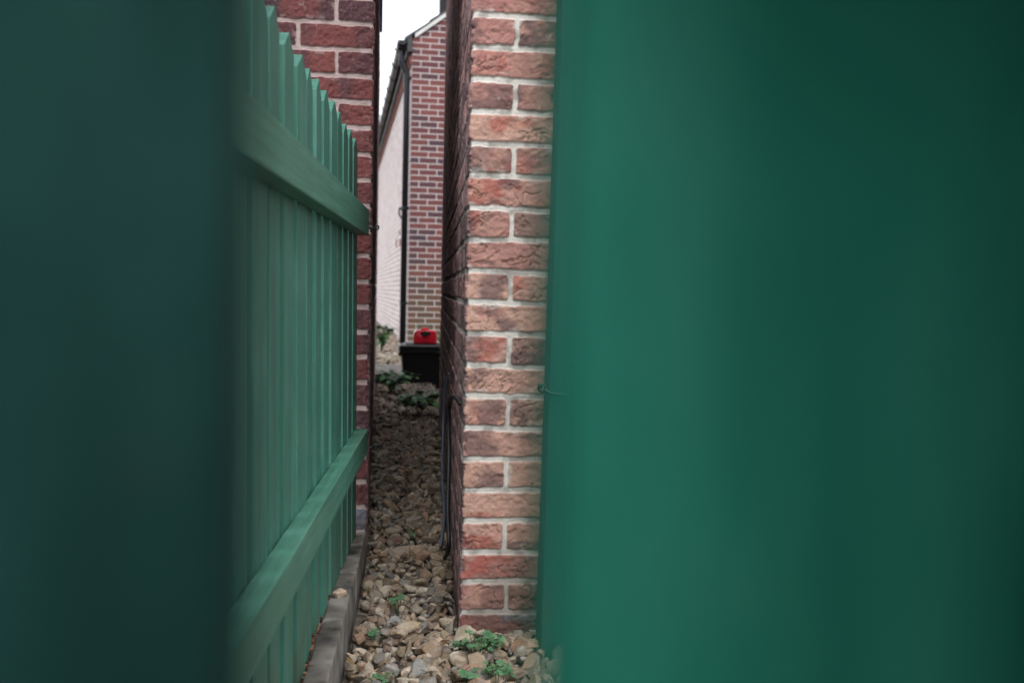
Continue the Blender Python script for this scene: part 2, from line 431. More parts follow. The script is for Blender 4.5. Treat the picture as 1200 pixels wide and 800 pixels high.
def finish_house(root, V, F, Cc, extra_quads, mat_extra):
    V2, F2 = quads(extra_quads)
    mi = np.concatenate([np.zeros(len(F), int), np.ones(len(F2), int)])
    Vt = np.concatenate([V, V2]); Ft = np.concatenate([F, F2 + len(V)])
    Ct = np.concatenate([Cc, np.full((len(V2), 3), 0.2)])
    me = np_mesh('wall', Vt, Ft, True, Ct, mi)
    sm = np.ones(len(Ft), bool); sm[len(F):] = False
    me.polygons.foreach_set('use_smooth', sm)
    w = link('wall', me, [M['brick'], mat_extra], root)
    return w

M['brick_plain'] = brick_mat('red_brick_wall', (0.085, 0.045, 0.047), (0.19, 0.06, 0.055), (0.26, 0.09, 0.07), (0.42, 0.36, 0.33))

ZR_ = np.concatenate([np.arange(-0.12, 1.75, 0.0025), np.arange(1.75, 2.6, 0.008), np.arange(2.6, 4.4, 0.015), [4.4]])
ZA = np.concatenate([np.arange(-0.12, 1.75, 0.0025), np.arange(1.75, 2.5, 0.006), [2.5]])

# --- right hand house: corner (0.095, 2.35), passage side along +y
XR, YR, ER = 0.095, 2.35, 6.05
right = empty('brick_house', (0, 0, 0))
tag(right, 'orange brick house corner with pale mortar, right of the gravel passage', 'house')
uF = u_array(0.40, 0.0022, 0.9, 1.06, 0.012)
uS = u_array(0.25, 0.0025, ER - YR, 1.02, 0.011)
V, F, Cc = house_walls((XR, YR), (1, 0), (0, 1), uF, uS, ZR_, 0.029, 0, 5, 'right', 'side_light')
W = 4.2; HE = 4.4; HR = 5.9; k = 0.006
xr = XR + W
eq = [[(XR + .9, YR + k, -.12), (xr, YR + k, -.12), (xr, YR + k, HE), (XR + .9, YR + k, HE)],
      [(XR + k, ER, -.12), (xr, ER, -.12), (xr, ER, HE), (XR + k, ER, HE)],
      [(xr, YR + k, -.12), (xr, ER, -.12), (xr, ER, HE), (xr, YR + k, HE)],
      [(XR + k, YR + k, HE), (xr, YR + k, HE), (XR + W / 2 + .05, YR + k, HR), (XR + W / 2 - .05, YR + k, HR)],
      [(XR + k, ER, HE), (xr, ER, HE), (XR + W / 2 + .05, ER, HR), (XR + W / 2 - .05, ER, HR)]]
finish_house(right, V, F, Cc, eq, M['brick_plain'])

def gable_roof(root, x0, x1, y0, y1, ze, zr, over=0.02, th=0.07):
    bm = bmesh.new(); xm = (x0 + x1) / 2
    s = (zr - ze) / (xm - x0)
    prof = [(x0 - over, ze - over * s + 0.004), (xm, zr + 0.004), (x1 + over, ze - over * s + 0.004)]
    top = [(x, z + th) for x, z in prof]
    loop = prof + top[::-1]
    A = [bm.verts.new((x, y0 - over, z)) for x, z in loop]; B = [bm.verts.new((x, y1 + over, z)) for x, z in loop]
    n = len(loop)
    for i in range(n): bm.faces.new((A[i], A[(i + 1) % n], B[(i + 1) % n], B[i]))
    for L in (A, B):
        bm.faces.new((L[0], L[1], L[4], L[5])); bm.faces.new((L[1], L[2], L[3], L[4]))
    return link('roof', bm_mesh('roof', bm), M['tile'], root)
gable_roof(right, XR, xr, YR, ER, HE, HR)

HE = 2.5; HR = 4.0
# --- left hand house: corner (-0.160, 2.96), its passage side runs a little to the left
XL, YL = -0.160, 2.96
LS = 5.15
left = empty('brick_house', (0, 0, 0))
tag(left, 'dark red brick house behind the green picket fence, left of the passage', 'house')
uF = u_array(0.36, 0.0025, 0.85, 1.06, 0.012)
uS = u_array(0.20, 0.003, LS, 1.03, 0.022)
sl = np.array([-0.0445, 1.0]); sl /= np.linalg.norm(sl)
fl = np.array([-1.0, -0.0445]); fl /= np.linalg.norm(fl)
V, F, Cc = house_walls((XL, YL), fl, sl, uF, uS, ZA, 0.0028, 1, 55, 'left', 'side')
P = lambda a, b, z: (XL + fl[0] * a + sl[0] * b, YL + fl[1] * a + sl[1] * b, z)
eq = [[P(.85, k, -.12), P(W, k, -.12), P(W, k, HE), P(.85, k, HE)],
      [P(k, LS, -.12), P(W, LS, -.12), P(W, LS, HE), P(k, LS, HE)],
      [P(W, k, -.12), P(W, LS, -.12), P(W, LS, HE), P(W, k, HE)],
      [P(k, k, HE), P(W, k, HE), P(W / 2 + .05, k, HR), P(W / 2 - .05, k, HR)],
      [P(k, LS, HE), P(W, LS, HE), P(W / 2 + .05, LS, HR), P(W / 2 - .05, LS, HR)]]
finish_house(left, V, F, Cc, eq, M['brick_plain'])
rf = gable_roof(left, -W, 0, 0, LS - 1.35, HE - 0.03, HR - 0.03, over=0.016)
rf.location = (XL, YL, 0.03); rf.rotation_euler = (0, 0, math.atan2(-sl[0], sl[1]))

# --- far house: corner (-0.205, 12.6)
M['brick_gable'] = brick_mat('mottled_gable_brick', (0.055, 0.040, 0.052), (0.108, 0.042, 0.043), (0.165, 0.062, 0.055), (0.47, 0.44, 0.43), 'XZ', algae=0.6)
M['brick_sky_lit'] = brick_mat('sky_lit_side_brick', (0.42, 0.31, 0.30), (0.52, 0.41, 0.39), (0.60, 0.52, 0.50), (0.82, 0.80, 0.79), 'YZ', msize=0.014)  # side wall's sky brightness put into a paler brick colour
FX, FY = -0.212, 12.6
far = empty('brick_house', (FX, FY, 0), math.atan2(0.083, 1.0))
tag(far, 'distant gabled brick house at the end of the passage, with black gutter and downpipe', 'house')
FW, FL, FE, FR = 5.2, 15.0, 3.90, 5.85
def far_wall():
    V, F = quads([[(0, 0, -.1), (FW, 0, -.1), (FW, 0, FE), (0, 0, FE)],
                  [(0, 0, FE), (FW, 0, FE), (FW / 2 + .03, 0, FR), (FW / 2 - .03, 0, FR)],
                  [(0, FL, -.1), (0, 0, -.1), (0, 0, FE), (0, FL, FE)],
                  [(FW, 0, -.1), (FW, FL, -.1), (FW, FL, FE), (FW, 0, FE)],
                  [(FW, FL, -.1), (0, FL, -.1), (0, FL, FE), (FW, FL, FE)],
                  [(FW, FL, FE), (0, FL, FE), (FW / 2 - .03, FL, FR), (FW / 2 + .03, FL, FR)]])
    me = np_mesh('wall', V, F, False, None, [0, 0, 1, 1, 0, 0])
    return link('wall', me, [M['brick_gable'], M['brick_sky_lit']], far)
far_wall()
sl_f = (FR - FE) / (FW / 2)
# roof slab in tiles: two slopes with a course step each 0.3 m
bm = bmesh.new()
nst = 9
for sgn in (0, 1):
    for i in range(nst):
        a0 = -0.10 + i * (FW / 2 + 0.10) / nst; a1 = -0.10 + (i + 1) * (FW / 2 + 0.10) / nst + 0.03
        pts = []
        for a, dz in ((a0, 0.085), (a1, 0.065), (a1, 0.045), (a0, 0.045)):
            z = FE + a * sl_f + dz
            pts.append((a if sgn == 0 else FW - a, z))
        A = [bm.verts.new((x, -0.035, z)) for x, z in pts]; B = [bm.verts.new((x, FL + .03, z)) for x, z in pts]
        for j in range(4): bm.faces.new((A[j], A[(j + 1) % 4], B[(j + 1) % 4], B[j]))
        bm.faces.new(A); bm.faces.new(B)
roof = link('roof', bm_mesh('roof', bm), M['tile'], far)
# pale mortared verge under the tiles
bm = bmesh.new()
for sgn in (0, 1):
    pts = [(a if sgn == 0 else FW - a, FE + a * sl_f + dz) for a, dz in ((0.03, 0.044), (FW / 2, 0.044), (FW / 2, -0.012), (0.03, -0.012))]
    A = [bm.verts.new((x, -0.028, z)) for x, z in pts]; B = [bm.verts.new((x, -0.002, z)) for x, z in pts]
    for j in range(4): bm.faces.new((A[j], A[(j + 1) % 4], B[(j + 1) % 4], B[j]))
    bm.faces.new(A); bm.faces.new(B)
link('verge', bm_mesh('verge', bm), M['mortar_verge'], far)
# fascia box and dentil course under the eave
bm = bmesh.new(); add_box(bm, (-0.035, FL / 2 - 0.01, FE - 0.07), (0.060, FL + 0.04, 0.19), 0.004)
link('fascia', bm_mesh('fascia', bm), M['fascia'], far)
bm = bmesh.new()
for i in range(60): add_box(bm, (-0.018, 0.12 + i * 0.2245, FE - 0.215), (0.034, 0.105, 0.060))
add_box(bm, (-0.012, FL / 2, FE - 0.275), (0.022, FL - 0.02, 0.055))
link('corbel_course', bm_mesh('corbel_course', bm), simple_mat('corbel_brick', (0.20, 0.075, 0.06), 0.9, var=0.5, scale=9), far)
# gutter: half round along the eave
bm = bmesh.new(); nseg = 9; ra = 0.056; gx = -0.125; gz = FE - 0.035
ys = [-0.06, FL]
rings = []
for y in ys:
    o = [(gx + ra * math.cos(math.pi + math.pi * i / nseg), y, gz + ra * math.sin(math.pi + math.pi * i / nseg)) for i in range(nseg + 1)]
    inn = [(gx + (ra - .005) * math.cos(math.pi + math.pi * i / nseg), y, gz + (ra - .005) * math.sin(math.pi + math.pi * i / nseg)) for i in range(nseg, -1, -1)]
    rings.append([bm.verts.new(p) for p in o + inn])
n = len(rings[0])
for i in range(n): bm.faces.new((rings[0][i], rings[0][(i + 1) % n], rings[1][(i + 1) % n], rings[1][i]))
for y in ys:
    cap = [bm.verts.new((gx + (ra + .002) * math.cos(math.pi + math.pi * i / nseg), y, gz + (ra + .002) * math.sin(math.pi + math.pi * i / nseg))) for i in range(nseg + 1)]
    bm.faces.new(cap)
gut = link('gutter', bm_mesh('gutter', bm), M['blackpaint'], far)
bmb = bmesh.new()
for i in range(9):
    a = math.pi + math.pi * i / 8; b2 = math.pi + math.pi * (i + 1) / 8
    if i < 8:
        q = []
        for (an, rr_) in ((a, ra + .001), (b2, ra + .001), (b2, ra + .009), (a, ra + .009)):
            q.append((math.cos(an) * rr_, math.sin(an) * rr_))
        A = [bmb.verts.new((x, -0.022, z)) for x, z in q]; B = [bmb.verts.new((x, 0.022, z)) for x, z in q]
        for j in range(4): bmb.faces.new((A[j], A[(j + 1) % 4], B[(j + 1) % 4], B[j]))
        bmb.faces.new(A); bmb.faces.new(B)
add_box(bmb, (ra - 0.001 + 0.008, 0, 0.012), (0.024, 0.040, 0.05), 0.003)
add_box(bmb, (-ra - 0.010, 0, 0.008), (0.016, 0.040, 0.028), 0.003)
bme = bm_mesh('bracket', bmb)
for i in range(17):
    bo = link('bracket', bme, M['blackpaint'], gut); bo.location = (gx, 0.45 + i * 0.85, gz)
# downpipe with hopper outlet and swan neck
bm = bmesh.new()
dp = [(gx, 0.10, gz - 0.05), (gx, 0.10, gz - 0.20), (gx + .01, 0.10, gz - 0.24), (-0.062, 0.10, gz - 0.36), (-0.055, 0.10, gz - 0.40), (-0.055, 0.10, gz - 0.60), (-0.055, 0.10, 0.02)]
add_tube(bm, smooth_path(dp[:5], 5) + [Vector(p) for p in dp[5:]], 0.040, 14)
dpo = link('downpipe', bm_mesh('downpipe', bm, True), M['blackpaint'], far)
bm = bmesh.new(); add_box(bm, (gx, 0.10, gz - 0.045), (0.13, 0.15, 0.10), 0.02)
link('outlet', bm_mesh('outlet', bm), M['blackpaint'], gut)
bm = bmesh.new(); add_tube(bm, [(0, 0, -.02), (0, 0, .02)], 0.046, 14); add_box(bm, (0.028, 0, 0), (0.055, 0.09, 0.03), 0.004)
pcl = bm_mesh('pipe_clip', bm)
for z in (3.44, 1.82, 0.62):
    o = link('pipe_clip', pcl, M['blackpaint'], dpo); o.location = (-0.055, 0.10, z)
# flue on the roof near the verge
bm = bmesh.new(); add_box(bm, (0, 0, 0.12), (0.12, 0.12, 0.24), 0.006); add_box(bm, (0.02, 0, 0.27), (0.075, 0.075, 0.12), 0.004); add_tube(bm, [(0.02, 0, 0.3), (0.02, 0, 0.6)], 0.03, 12)
fl_o = link('flue', bm_mesh('flue', bm), M['black'], far)
fl_o.location = (0.395, 0.10, FE + 0.395 * sl_f + 0.03)
# ends of old fixings on the pale side
bm = bmesh.new()
add_tube(bm, smooth_path([(-0.004, 1.55, 1.90), (-0.035, 1.57, 1.94), (-0.04, 1.62, 1.86), (-0.006, 1.64, 1.80)], 5), 0.012, 8)
link('wall_bracket', bm_mesh('wall_bracket', bm, True), M['blackpaint'], far)
M['air'] = simple_mat('dark_air_brick', (0.20, 0.06, 0.05), 0.9)
for y, z, w, h in ((2.05, 1.62, 0.22, 0.05), (1.95, 1.47, 0.20, 0.10), (2.9, 1.50, 0.18, 0.12)):
    bm = bmesh.new(); add_box(bm, (-0.004, y, z), (0.010, w, h), 0.002)
    link('air_brick', bm_mesh('air_brick', bm), M['air'], far)

# ---------------------------------------------------------------- ground
def gz_at(x, y):
    return -0.036 + 0.091 * sstep(1.9, 4.4, y) + 0.02 * sstep(5, 11, y) - 0.01 * sstep(2.2, 1.2, y) + 0.035 * sstep(0.12, 0.42, x) * sstep(2.3, 2.0, y) * 0

xs = np.unique(np.round(np.concatenate([np.linspace(-150, -3, 14), np.linspace(-3, -0.5, 10), np.arange(-0.5, 0.6, 0.03), np.linspace(0.6, 3, 10), np.linspace(3, 150, 14)]), 4))
ys = np.unique(np.round(np.concatenate([np.linspace(-150, -2, 12), np.arange(-2, 1, 0.2), np.arange(1, 4, 0.03), np.arange(4, 13, 0.15), np.linspace(13, 40, 14), np.linspace(40, 300, 12)]), 4))
Xg, Yg = np.meshgrid(xs, ys)
Zg = gz_at(Xg, Yg) - 0.022 + 0.008 * (fbm(Xg * 6, Yg * 6, 3, 3) - 0.5)
m, nt, b = new_mat('grit_and_soil')
tc = N(nt, 'ShaderNodeTexCoord')
vo = N(nt, 'ShaderNodeTexVoronoi'); vo.inputs['Scale'].default_value = 38; nt.links.new(tc.outputs['Object'], vo.inputs['Vector'])
nz = N(nt, 'ShaderNodeTexNoise'); nz.inputs['Scale'].default_value = 5; nz.inputs['Detail'].default_value = 8; nt.links.new(tc.outputs['Object'], nz.inputs['Vector'])
sv = N(nt, 'ShaderNodeSeparateColor'); nt.links.new(vo.outputs['Color'], sv.inputs[0])
r = ramp(nt, [(0.0, (0.05, 0.038, 0.026)), (0.5, (0.13, 0.10, 0.07)), (1.0, (0.26, 0.22, 0.17))])
nt.links.new(sv.outputs[0], r.inputs['Fac'])
mx = N(nt, 'ShaderNodeMix', data_type='RGBA', blend_type='MULTIPLY'); mx.inputs['Factor'].default_value = 0.7
nt.links.new(r.outputs['Color'], mx.inputs['A']); r2 = ramp(nt, [(0.3, (0.4, 0.4, 0.38)), (0.7, (1, 1, 1))]); nt.links.new(nz.outputs['Fac'], r2.inputs['Fac']); nt.links.new(r2.outputs['Color'], mx.inputs['B'])
nt.links.new(mx.outputs['Result'], b.inputs['Base Color']); b.inputs['Roughness'].default_value = 0.9
bp = N(nt, 'ShaderNodeBump'); bp.inputs['Strength'].default_value = 0.8; bp.inputs['Distance'].default_value = 0.012; bp.invert = True
nt.links.new(vo.outputs['Distance'], bp.inputs['Height']); nt.links.new(bp.outputs['Normal'], b.inputs['Normal'])
M['soil'] = m
me = np_mesh('ground', np.stack([Xg, Yg, Zg], -1).reshape(-1, 3), grid_faces(len(ys), len(xs), 0, False), True)
tag(link('ground', me, M['soil']), kind='structure')

# concrete strip across the far end of the passage
bm = bmesh.new(); add_box(bm, (-1.6, 9.05, 0.052), (3.6, 1.15, 0.05), 0.008)
tag(link('path', bm_mesh('path', bm), M['concrete']), kind='structure')

# ---------------------------------------------------------------- gravel
def ico(sub):
    bm = bmesh.new(); bmesh.ops.create_icosphere(bm, subdivisions=sub, radius=1.0)
    V = np.array([v.co[:] for v in bm.verts]); F = np.array([[v.index for v in f.verts] for f in bm.faces]); bm.free()
    return V, F

def noise3(V, fr, seed):
    return (vn(V[:, 0] * fr + V[:, 2] * fr * 0.7 + 11, V[:, 1] * fr + 5 - V[:, 2] * fr * 0.6, seed) + vn(V[:, 2] * fr + 3, V[:, 0] * fr - V[:, 1] * fr * 0.8 + 9, seed + 7)) / 2

def stone_proto(sub, seed):
    rg = np.random.default_rng(seed)
    V, F = ico(sub)
    V = V * (1 + 0.40 * (noise3(V, 1.2, seed) - 0.5)[:, None])
    for i in range(rg.integers(5, 10)):
        nrm = rg.normal(size=3); nrm /= np.linalg.norm(nrm)
        dcut = rg.uniform(0.40, 0.82)
        dd = V @ nrm
        over = np.maximum(dd - dcut, 0)
        V = V - (over * 0.92)[:, None] * nrm
    V = V * (1 + 0.16 * (noise3(V, 3.2, seed + 3) - 0.5)[:, None] + 0.14 * (noise3(V, 7.0, seed + 5) - 0.5)[:, None])
    V /= np.abs(V).max()
    return V, F

PR3 = [stone_proto(4, 100 + i) for i in range(22)]
PR2 = [stone_proto(3, 200 + i) for i in range(16)]
PR1 = [stone_proto(2, 300 + i) for i in range(12)]
PAL = np.array([(0.31, 0.245, 0.175), (0.23, 0.18, 0.13), (0.40, 0.34, 0.27), (0.16, 0.125, 0.095), (0.30, 0.27, 0.23), (0.20, 0.20, 0.195), (0.36, 0.235, 0.17), (0.50, 0.45, 0.37), (0.22, 0.155, 0.105), (0.13, 0.12, 0.115)])
PW = np.array([.14, .15, .13, .13, .14, .09, .06, .07, .06, .05]); PW /= PW.sum()

def rand_rot(rg):
    q = rg.normal(size=4); q /= np.linalg.norm(q); w, x, y, z = q
    return np.array([[1 - 2 * (y * y + z * z), 2 * (x * y - z * w), 2 * (x * z + y * w)], [2 * (x * y + z * w), 1 - 2 * (x * x + z * z), 2 * (y * z - x * w)], [2 * (x * z - y * w), 2 * (y * z + x * w), 1 - 2 * (x * x + y * y)]])

def in_bounds(x, y, r):
    if y > YR - 0.0 and x > XR - r * 0.75: return y < YR and False
    if x < -0.158 + r * 0.7 and y < 2.95: return False
    if y >= 2.9 and x < XL - 0.0445 * (y - YL) + r * 0.7: return False
    return True

def scatter_stones():
    rg = np.random.default_rng(5)
    VV = []; FF = []; CC = []; off = 0
    def put(x, y, size, layer, protos):
        nonlocal off
        V, F = protos[rg.integers(len(protos))]
        s = size * np.array([rg.uniform(0.8, 1.5), rg.uniform(0.6, 1.0), rg.uniform(0.42, 0.75)])
        tl = Matrix.Rotation(rg.normal() * 0.6, 3, 'X') @ Matrix.Rotation(rg.normal() * 0.6, 3, 'Y')
        A = np.array(Matrix.Rotation(rg.uniform(0, 6.3), 3, 'Z') @ tl)
        c = PAL[rg.choice(len(PAL), p=PW)] * rg.uniform(0.55, 1.3)
        mott = noise3(V, 2.2, int(rg.integers(1000)))
        c2 = PAL[rg.choice(len(PAL), p=PW)]
        c = c * 0.80 * np.array([1.0, 0.97, 0.90]) * (1.0 - 0.32 * float(sstep(2.6, 4.0, np.array(y))) * (y < 8.5)) * (1.0 + 0.18 * float(sstep(2.7, 2.2, np.array(y)))); cols = c[None, :] * (1 - 0.6 * sstep(0.42, 0.62, mott)[:, None]) + c2[None, :] * (0.6 * sstep(0.42, 0.62, mott)[:, None])  # passage shade painted into the stone colours; near stones made paler
        P = (V * s) @ A.T
        P = P + np.array([x, y, float(gz_at(np.array(x), np.array(y))) + layer])
        VV.append(P); FF.append(F + off); CC.append(cols); off += len(V)
    def zone(x0, x1, y0, y1, cell, size, layers, protos, jz=0.006):
        for L, (zl, prob, sf) in enumerate(layers):
            y = y0
            while y < y1:
                x = x0 + rg.uniform(0, cell)
                while x < x1:
                    px = x + rg.normal() * cell * 0.22; py = y + rg.normal() * cell * 0.25
                    sz = size * sf * float(np.clip(rg.lognormal(-0.03, 0.42), 0.35, 1.9))
                    if rg.uniform() < prob and in_bounds(px, py, sz): put(px, py, sz, zl + rg.uniform(-jz, jz), protos)
                    x += cell
                y += cell * 0.9
    # near: big stones, packed
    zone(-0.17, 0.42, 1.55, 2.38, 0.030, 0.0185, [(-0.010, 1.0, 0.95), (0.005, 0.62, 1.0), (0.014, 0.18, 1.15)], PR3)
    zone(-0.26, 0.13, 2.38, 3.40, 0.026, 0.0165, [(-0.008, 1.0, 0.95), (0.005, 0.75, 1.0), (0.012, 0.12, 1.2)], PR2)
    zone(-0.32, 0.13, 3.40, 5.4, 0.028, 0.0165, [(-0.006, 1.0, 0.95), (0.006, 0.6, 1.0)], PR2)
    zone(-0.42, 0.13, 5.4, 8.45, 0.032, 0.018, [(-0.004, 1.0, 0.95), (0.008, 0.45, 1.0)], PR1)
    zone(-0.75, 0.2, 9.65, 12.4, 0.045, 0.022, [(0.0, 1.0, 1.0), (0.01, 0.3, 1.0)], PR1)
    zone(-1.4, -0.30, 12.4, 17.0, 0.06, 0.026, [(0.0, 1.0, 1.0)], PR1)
    return np.concatenate(VV), np.concatenate(FF), np.concatenate(CC)
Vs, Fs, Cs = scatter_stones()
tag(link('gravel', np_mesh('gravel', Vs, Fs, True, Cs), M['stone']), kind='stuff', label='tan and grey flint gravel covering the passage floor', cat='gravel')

# the one stone lying on the edging
V, F = PR3[3]
st = link('stone', np_mesh('stone', V * np.array([0.020, 0.016, 0.014]), F, True, np.tile(np.array([[0.42, 0.32, 0.23]]), (len(V), 1))), M['stone'])
st.location = (-0.186, 2.31, 0.0905); st.rotation_euler = (0.1, 0.0, 0.6)
tag(st, 'small tan stone lying on top of the concrete edging strip', 'stone')

# ---------------------------------------------------------------- edging strip
def edging(y0, y1, dx, label):
    n = 40
    bm = bmesh.new()
    w = 0.046
    r_ = bmesh.ops.create_grid(bm, x_segments=1, y_segments=1, size=0.5); bmesh.ops.delete(bm, geom=bm.verts[:], context='VERTS')
    add_box(bm, (0, 0, 0), (w, (y1 - y0) - 0.008, 0.17), 0.006, 3)
    bmesh.ops.subdivide_edges(bm, edges=[e for e in bm.edges if abs((e.verts[0].co - e.verts[1].co).y) > 0.1], cuts=30, use_grid_fill=True)
    for v in bm.verts:
        v.co.x += 0.0022 * (random.random() - .5); v.co.z += 0.0022 * (random.random() - .5)
    o = link('edging_stone', bm_mesh('edging_stone', bm, True), M['concrete'])
    o.location = (dx, (y0 + y1) / 2, 0.08 - 0.085 + 0.001)
    tag(o, label, 'edging', 'concrete edging stones beside the fence')
    return o
edging(2.515, 2.948, -0.184, 'short grey concrete edging stone touching the dark red brick house')
e2 = edging(1.60, 2.512, -0.187, 'long grey concrete edging stone with a small pebble lying on it')
e2.rotation_euler = (0, 0, R(-0.15))

# ---------------------------------------------------------------- dead leaves
VV = []; FF = []; CC = []; off = 0
rg = np.random.default_rng(9)
for i in range(1100):
    y = rg.uniform(1.3, 2.93); x = rg.uniform(-0.275, -0.211)
    L = rg.uniform(0.010, 0.024); w = L * rg.uniform(0.35, 0.6)
    base = np.array([(-L, 0, 0), (-L * .3, -w, 0.2 * w), (L * .4, -w * .8, 0.3 * w), (L, 0, 0.25 * L), (L * .4, w * .8, .35 * w), (-L * .3, w, .3 * w)])
    A = rand_rot(rg); A = 0.4 * A + 0.6 * np.array(Matrix.Rotation(rg.uniform(0, 6.28), 3, 'Z'))
    P = base @ A.T + np.array([x, y, 0.052 + 0.034 * rg.uniform()])
    VV.append(P); FF.append(np.array([(0, 1, 2, 3), (0, 3, 4, 5)]) + off); off += 6
    c = np.array([(0.16, 0.045, 0.025), (0.22, 0.10, 0.05), (0.09, 0.045, 0.03), (0.26, 0.15, 0.09)])[rg.integers(4)] * rg.uniform(0.7, 1.2)
    CC.append(np.tile(c, (6, 1)))
for i in range(260):
    y = 2.0 + 5.6 * rg.uniform() ** 1.3; x = rg.uniform(XL - 0.0445 * max(0, y - YL) + 0.01, XR - 0.01)
    L = rg.uniform(0.007, 0.020); w = L * rg.uniform(0.3, 0.6)
    base = np.array([(-L, 0, 0), (-L * .3, -w, 0.2 * w), (L * .4, -w * .8, 0.3 * w), (L, 0, 0.25 * L), (L * .4, w * .8, .35 * w), (-L * .3, w, .3 * w)])
    A = 0.4 * rand_rot(rg) + 0.6 * np.array(Matrix.Rotation(rg.uniform(0, 6.28), 3, 'Z'))
    VV.append(base @ A.T + np.array([x, y, float(gz_at(np.array(x), np.array(y))) + 0.022 + 0.006 * rg.uniform()])); FF.append(np.array([(0, 1, 2, 3), (0, 3, 4, 5)]) + off); off += 6
    CC.append(np.tile(np.array([(0.10, 0.05, 0.03), (0.16, 0.10, 0.05), (0.05, 0.035, 0.025), (0.22, 0.15, 0.08)])[rg.integers(4)], (6, 1)))
tag(link('leaf_litter', np_mesh('leaf_litter', np.concatenate(VV), np.concatenate(FF), True, np.concatenate(CC)), M['litter']), kind='stuff', label='red brown dead leaves along the foot of the picket fence and on the gravel', cat='leaves')

# ---------------------------------------------------------------- picket fence
PW_, PT_, PZ0, PZ1, DROP = 0.090, 0.018, 0.084, 1.222, 0.030
def picket_mesh(seed, z0=PZ0, z1=PZ1):
    rg = random.Random(seed)
    bm = bmesh.new()
    d = rg.uniform(-.003, .003)
    prof = [(0, z0 + d), (PW_, z0), (PW_, z1 - DROP), (PW_ / 2 + d, z1), (0, z1 - DROP)]
    A = [bm.verts.new((0, y, z)) for y, z in prof]; B = [bm.verts.new((-PT_, y, z)) for y, z in prof]
    n = len(prof)
    for i in range(n): bm.faces.new((A[i], A[(i + 1) % n], B[(i + 1) % n], B[i]))
    bm.faces.new(A); bm.faces.new(B)
    bmesh.ops.bevel(bm, geom=bm.edges[:], offset=0.0016, segments=2, profile=0.6, affect='EDGES')
    return bm_mesh('picket', bm)
PK = [picket_mesh(i) for i in range(4)]
PKT = [picket_mesh(i + 40) for i in range(4)]
PKG = [picket_mesh(i + 20) for i in range(4)]
fang = R(1.45)
fence = empty('picket_fence', (-0.262, 0.0, 0.0), 0.0)
fence.rotation_mode = 'XYZ'
fence.rotation_euler = (0, R(-0.60), -fang)
tag(fence, 'long green picket fence with two rails running from the gate to the dark red house', 'fence')
# local frame: +y along the fence, +x towards the passage, pickets' passage face at x = 0
for i in range(21):
    t = 2.800 - 0.1275 * i
    o = link('picket', PK[i % 4], M['paint'], fence)
    o.location = (random.uniform(-.0012, .0012), t + random.uniform(-.003, .003), random.uniform(-.007, .007))
    o.rotation_euler = (random.uniform(-.005, .005), 0, random.uniform(-.035, .035))
def rail_mesh(y0, y1, z0, z1, th):
    bm = bmesh.new(); add_box(bm, (th / 2 + 0.0015, (y0 + y1) / 2, (z0 + z1) / 2), (th, y1 - y0, z1 - z0), 0.003, 2)
    return bm_mesh('rail', bm)
rt = link('rail', rail_mesh(0.16, 2.868, 0.948, 1.022, 0.036), M['paint_rail'], fence)
rb = link('rail', rail_mesh(0.16, 2.868, 0.330, 0.398, 0.036), M['paint_rail'], fence)
# screw eyes at the rail ends
def hook_eye(r0=0.006, w=0.0022):
    bm = bmesh.new()
    add_tube(bm, [(-0.012, 0, 0), (0.006, 0, 0), (0.012, 0, 0.0)], w, 8)
    add_tube(bm, [(0.012 + r0 + r0 * math.cos(a), 0, r0 * math.sin(a)) for a in [math.pi + i * 2 * math.pi / 14 for i in range(15)]], w, 8)
    return bm_mesh('screw_eye', bm, True)
he = hook_eye()
for rl, z in ((rt, 0.972), (rb, 0.345)):
    o = link('screw_eye', he, M['metal_green'], rl); o.location = (0.042, 2.86, z); o.rotation_euler = (0.4, 0, R(15))

# ---------------------------------------------------------------- gate post with hook at the orange brick corner
post = empty('gate_post', (0.355, 2.265, 0.0))
post.rotation_euler = (0, R(0.55), 0)
tag(post, 'dark teal gate post fixed to the orange brick corner, carrying a hook', 'post')
bm = bmesh.new(); add_box(bm, (0.0, 0, 0.77), (0.158, 0.10, 1.66), 0.004, 3)
link('post', bm_mesh('post', bm), M['paint_post'], post)
bm = bmesh.new()
# eye ring and the bar running on to the post
ring = [(-0.0955 + 0.0080 * math.cos(a), -0.055, 0.585 + 0.0080 * math.sin(a)) for a in [i * 2 * math.pi / 16 for i in range(17)]]
add_tube(bm, ring, 0.0036, 8)
add_tube(bm, smooth_path([(-0.089, -0.055, 0.581), (-0.078, -0.058, 0.574), (-0.060, -0.060, 0.572), (-0.02, -0.060, 0.570), (0.02, -0.060, 0.572), (0.028, -0.05, 0.572)], 5), 0.0042, 8)
link('hook', bm_mesh('hook', bm, True), M['metal_green'], post)
bm = bmesh.new(); add_tube(bm, [(-0.0955, -0.060, 0.585), (-0.0955, 0.02, 0.585)], 0.0026, 8)
link('screw_eye', bm_mesh('screw_eye', bm, True), M['metal_green'], post)

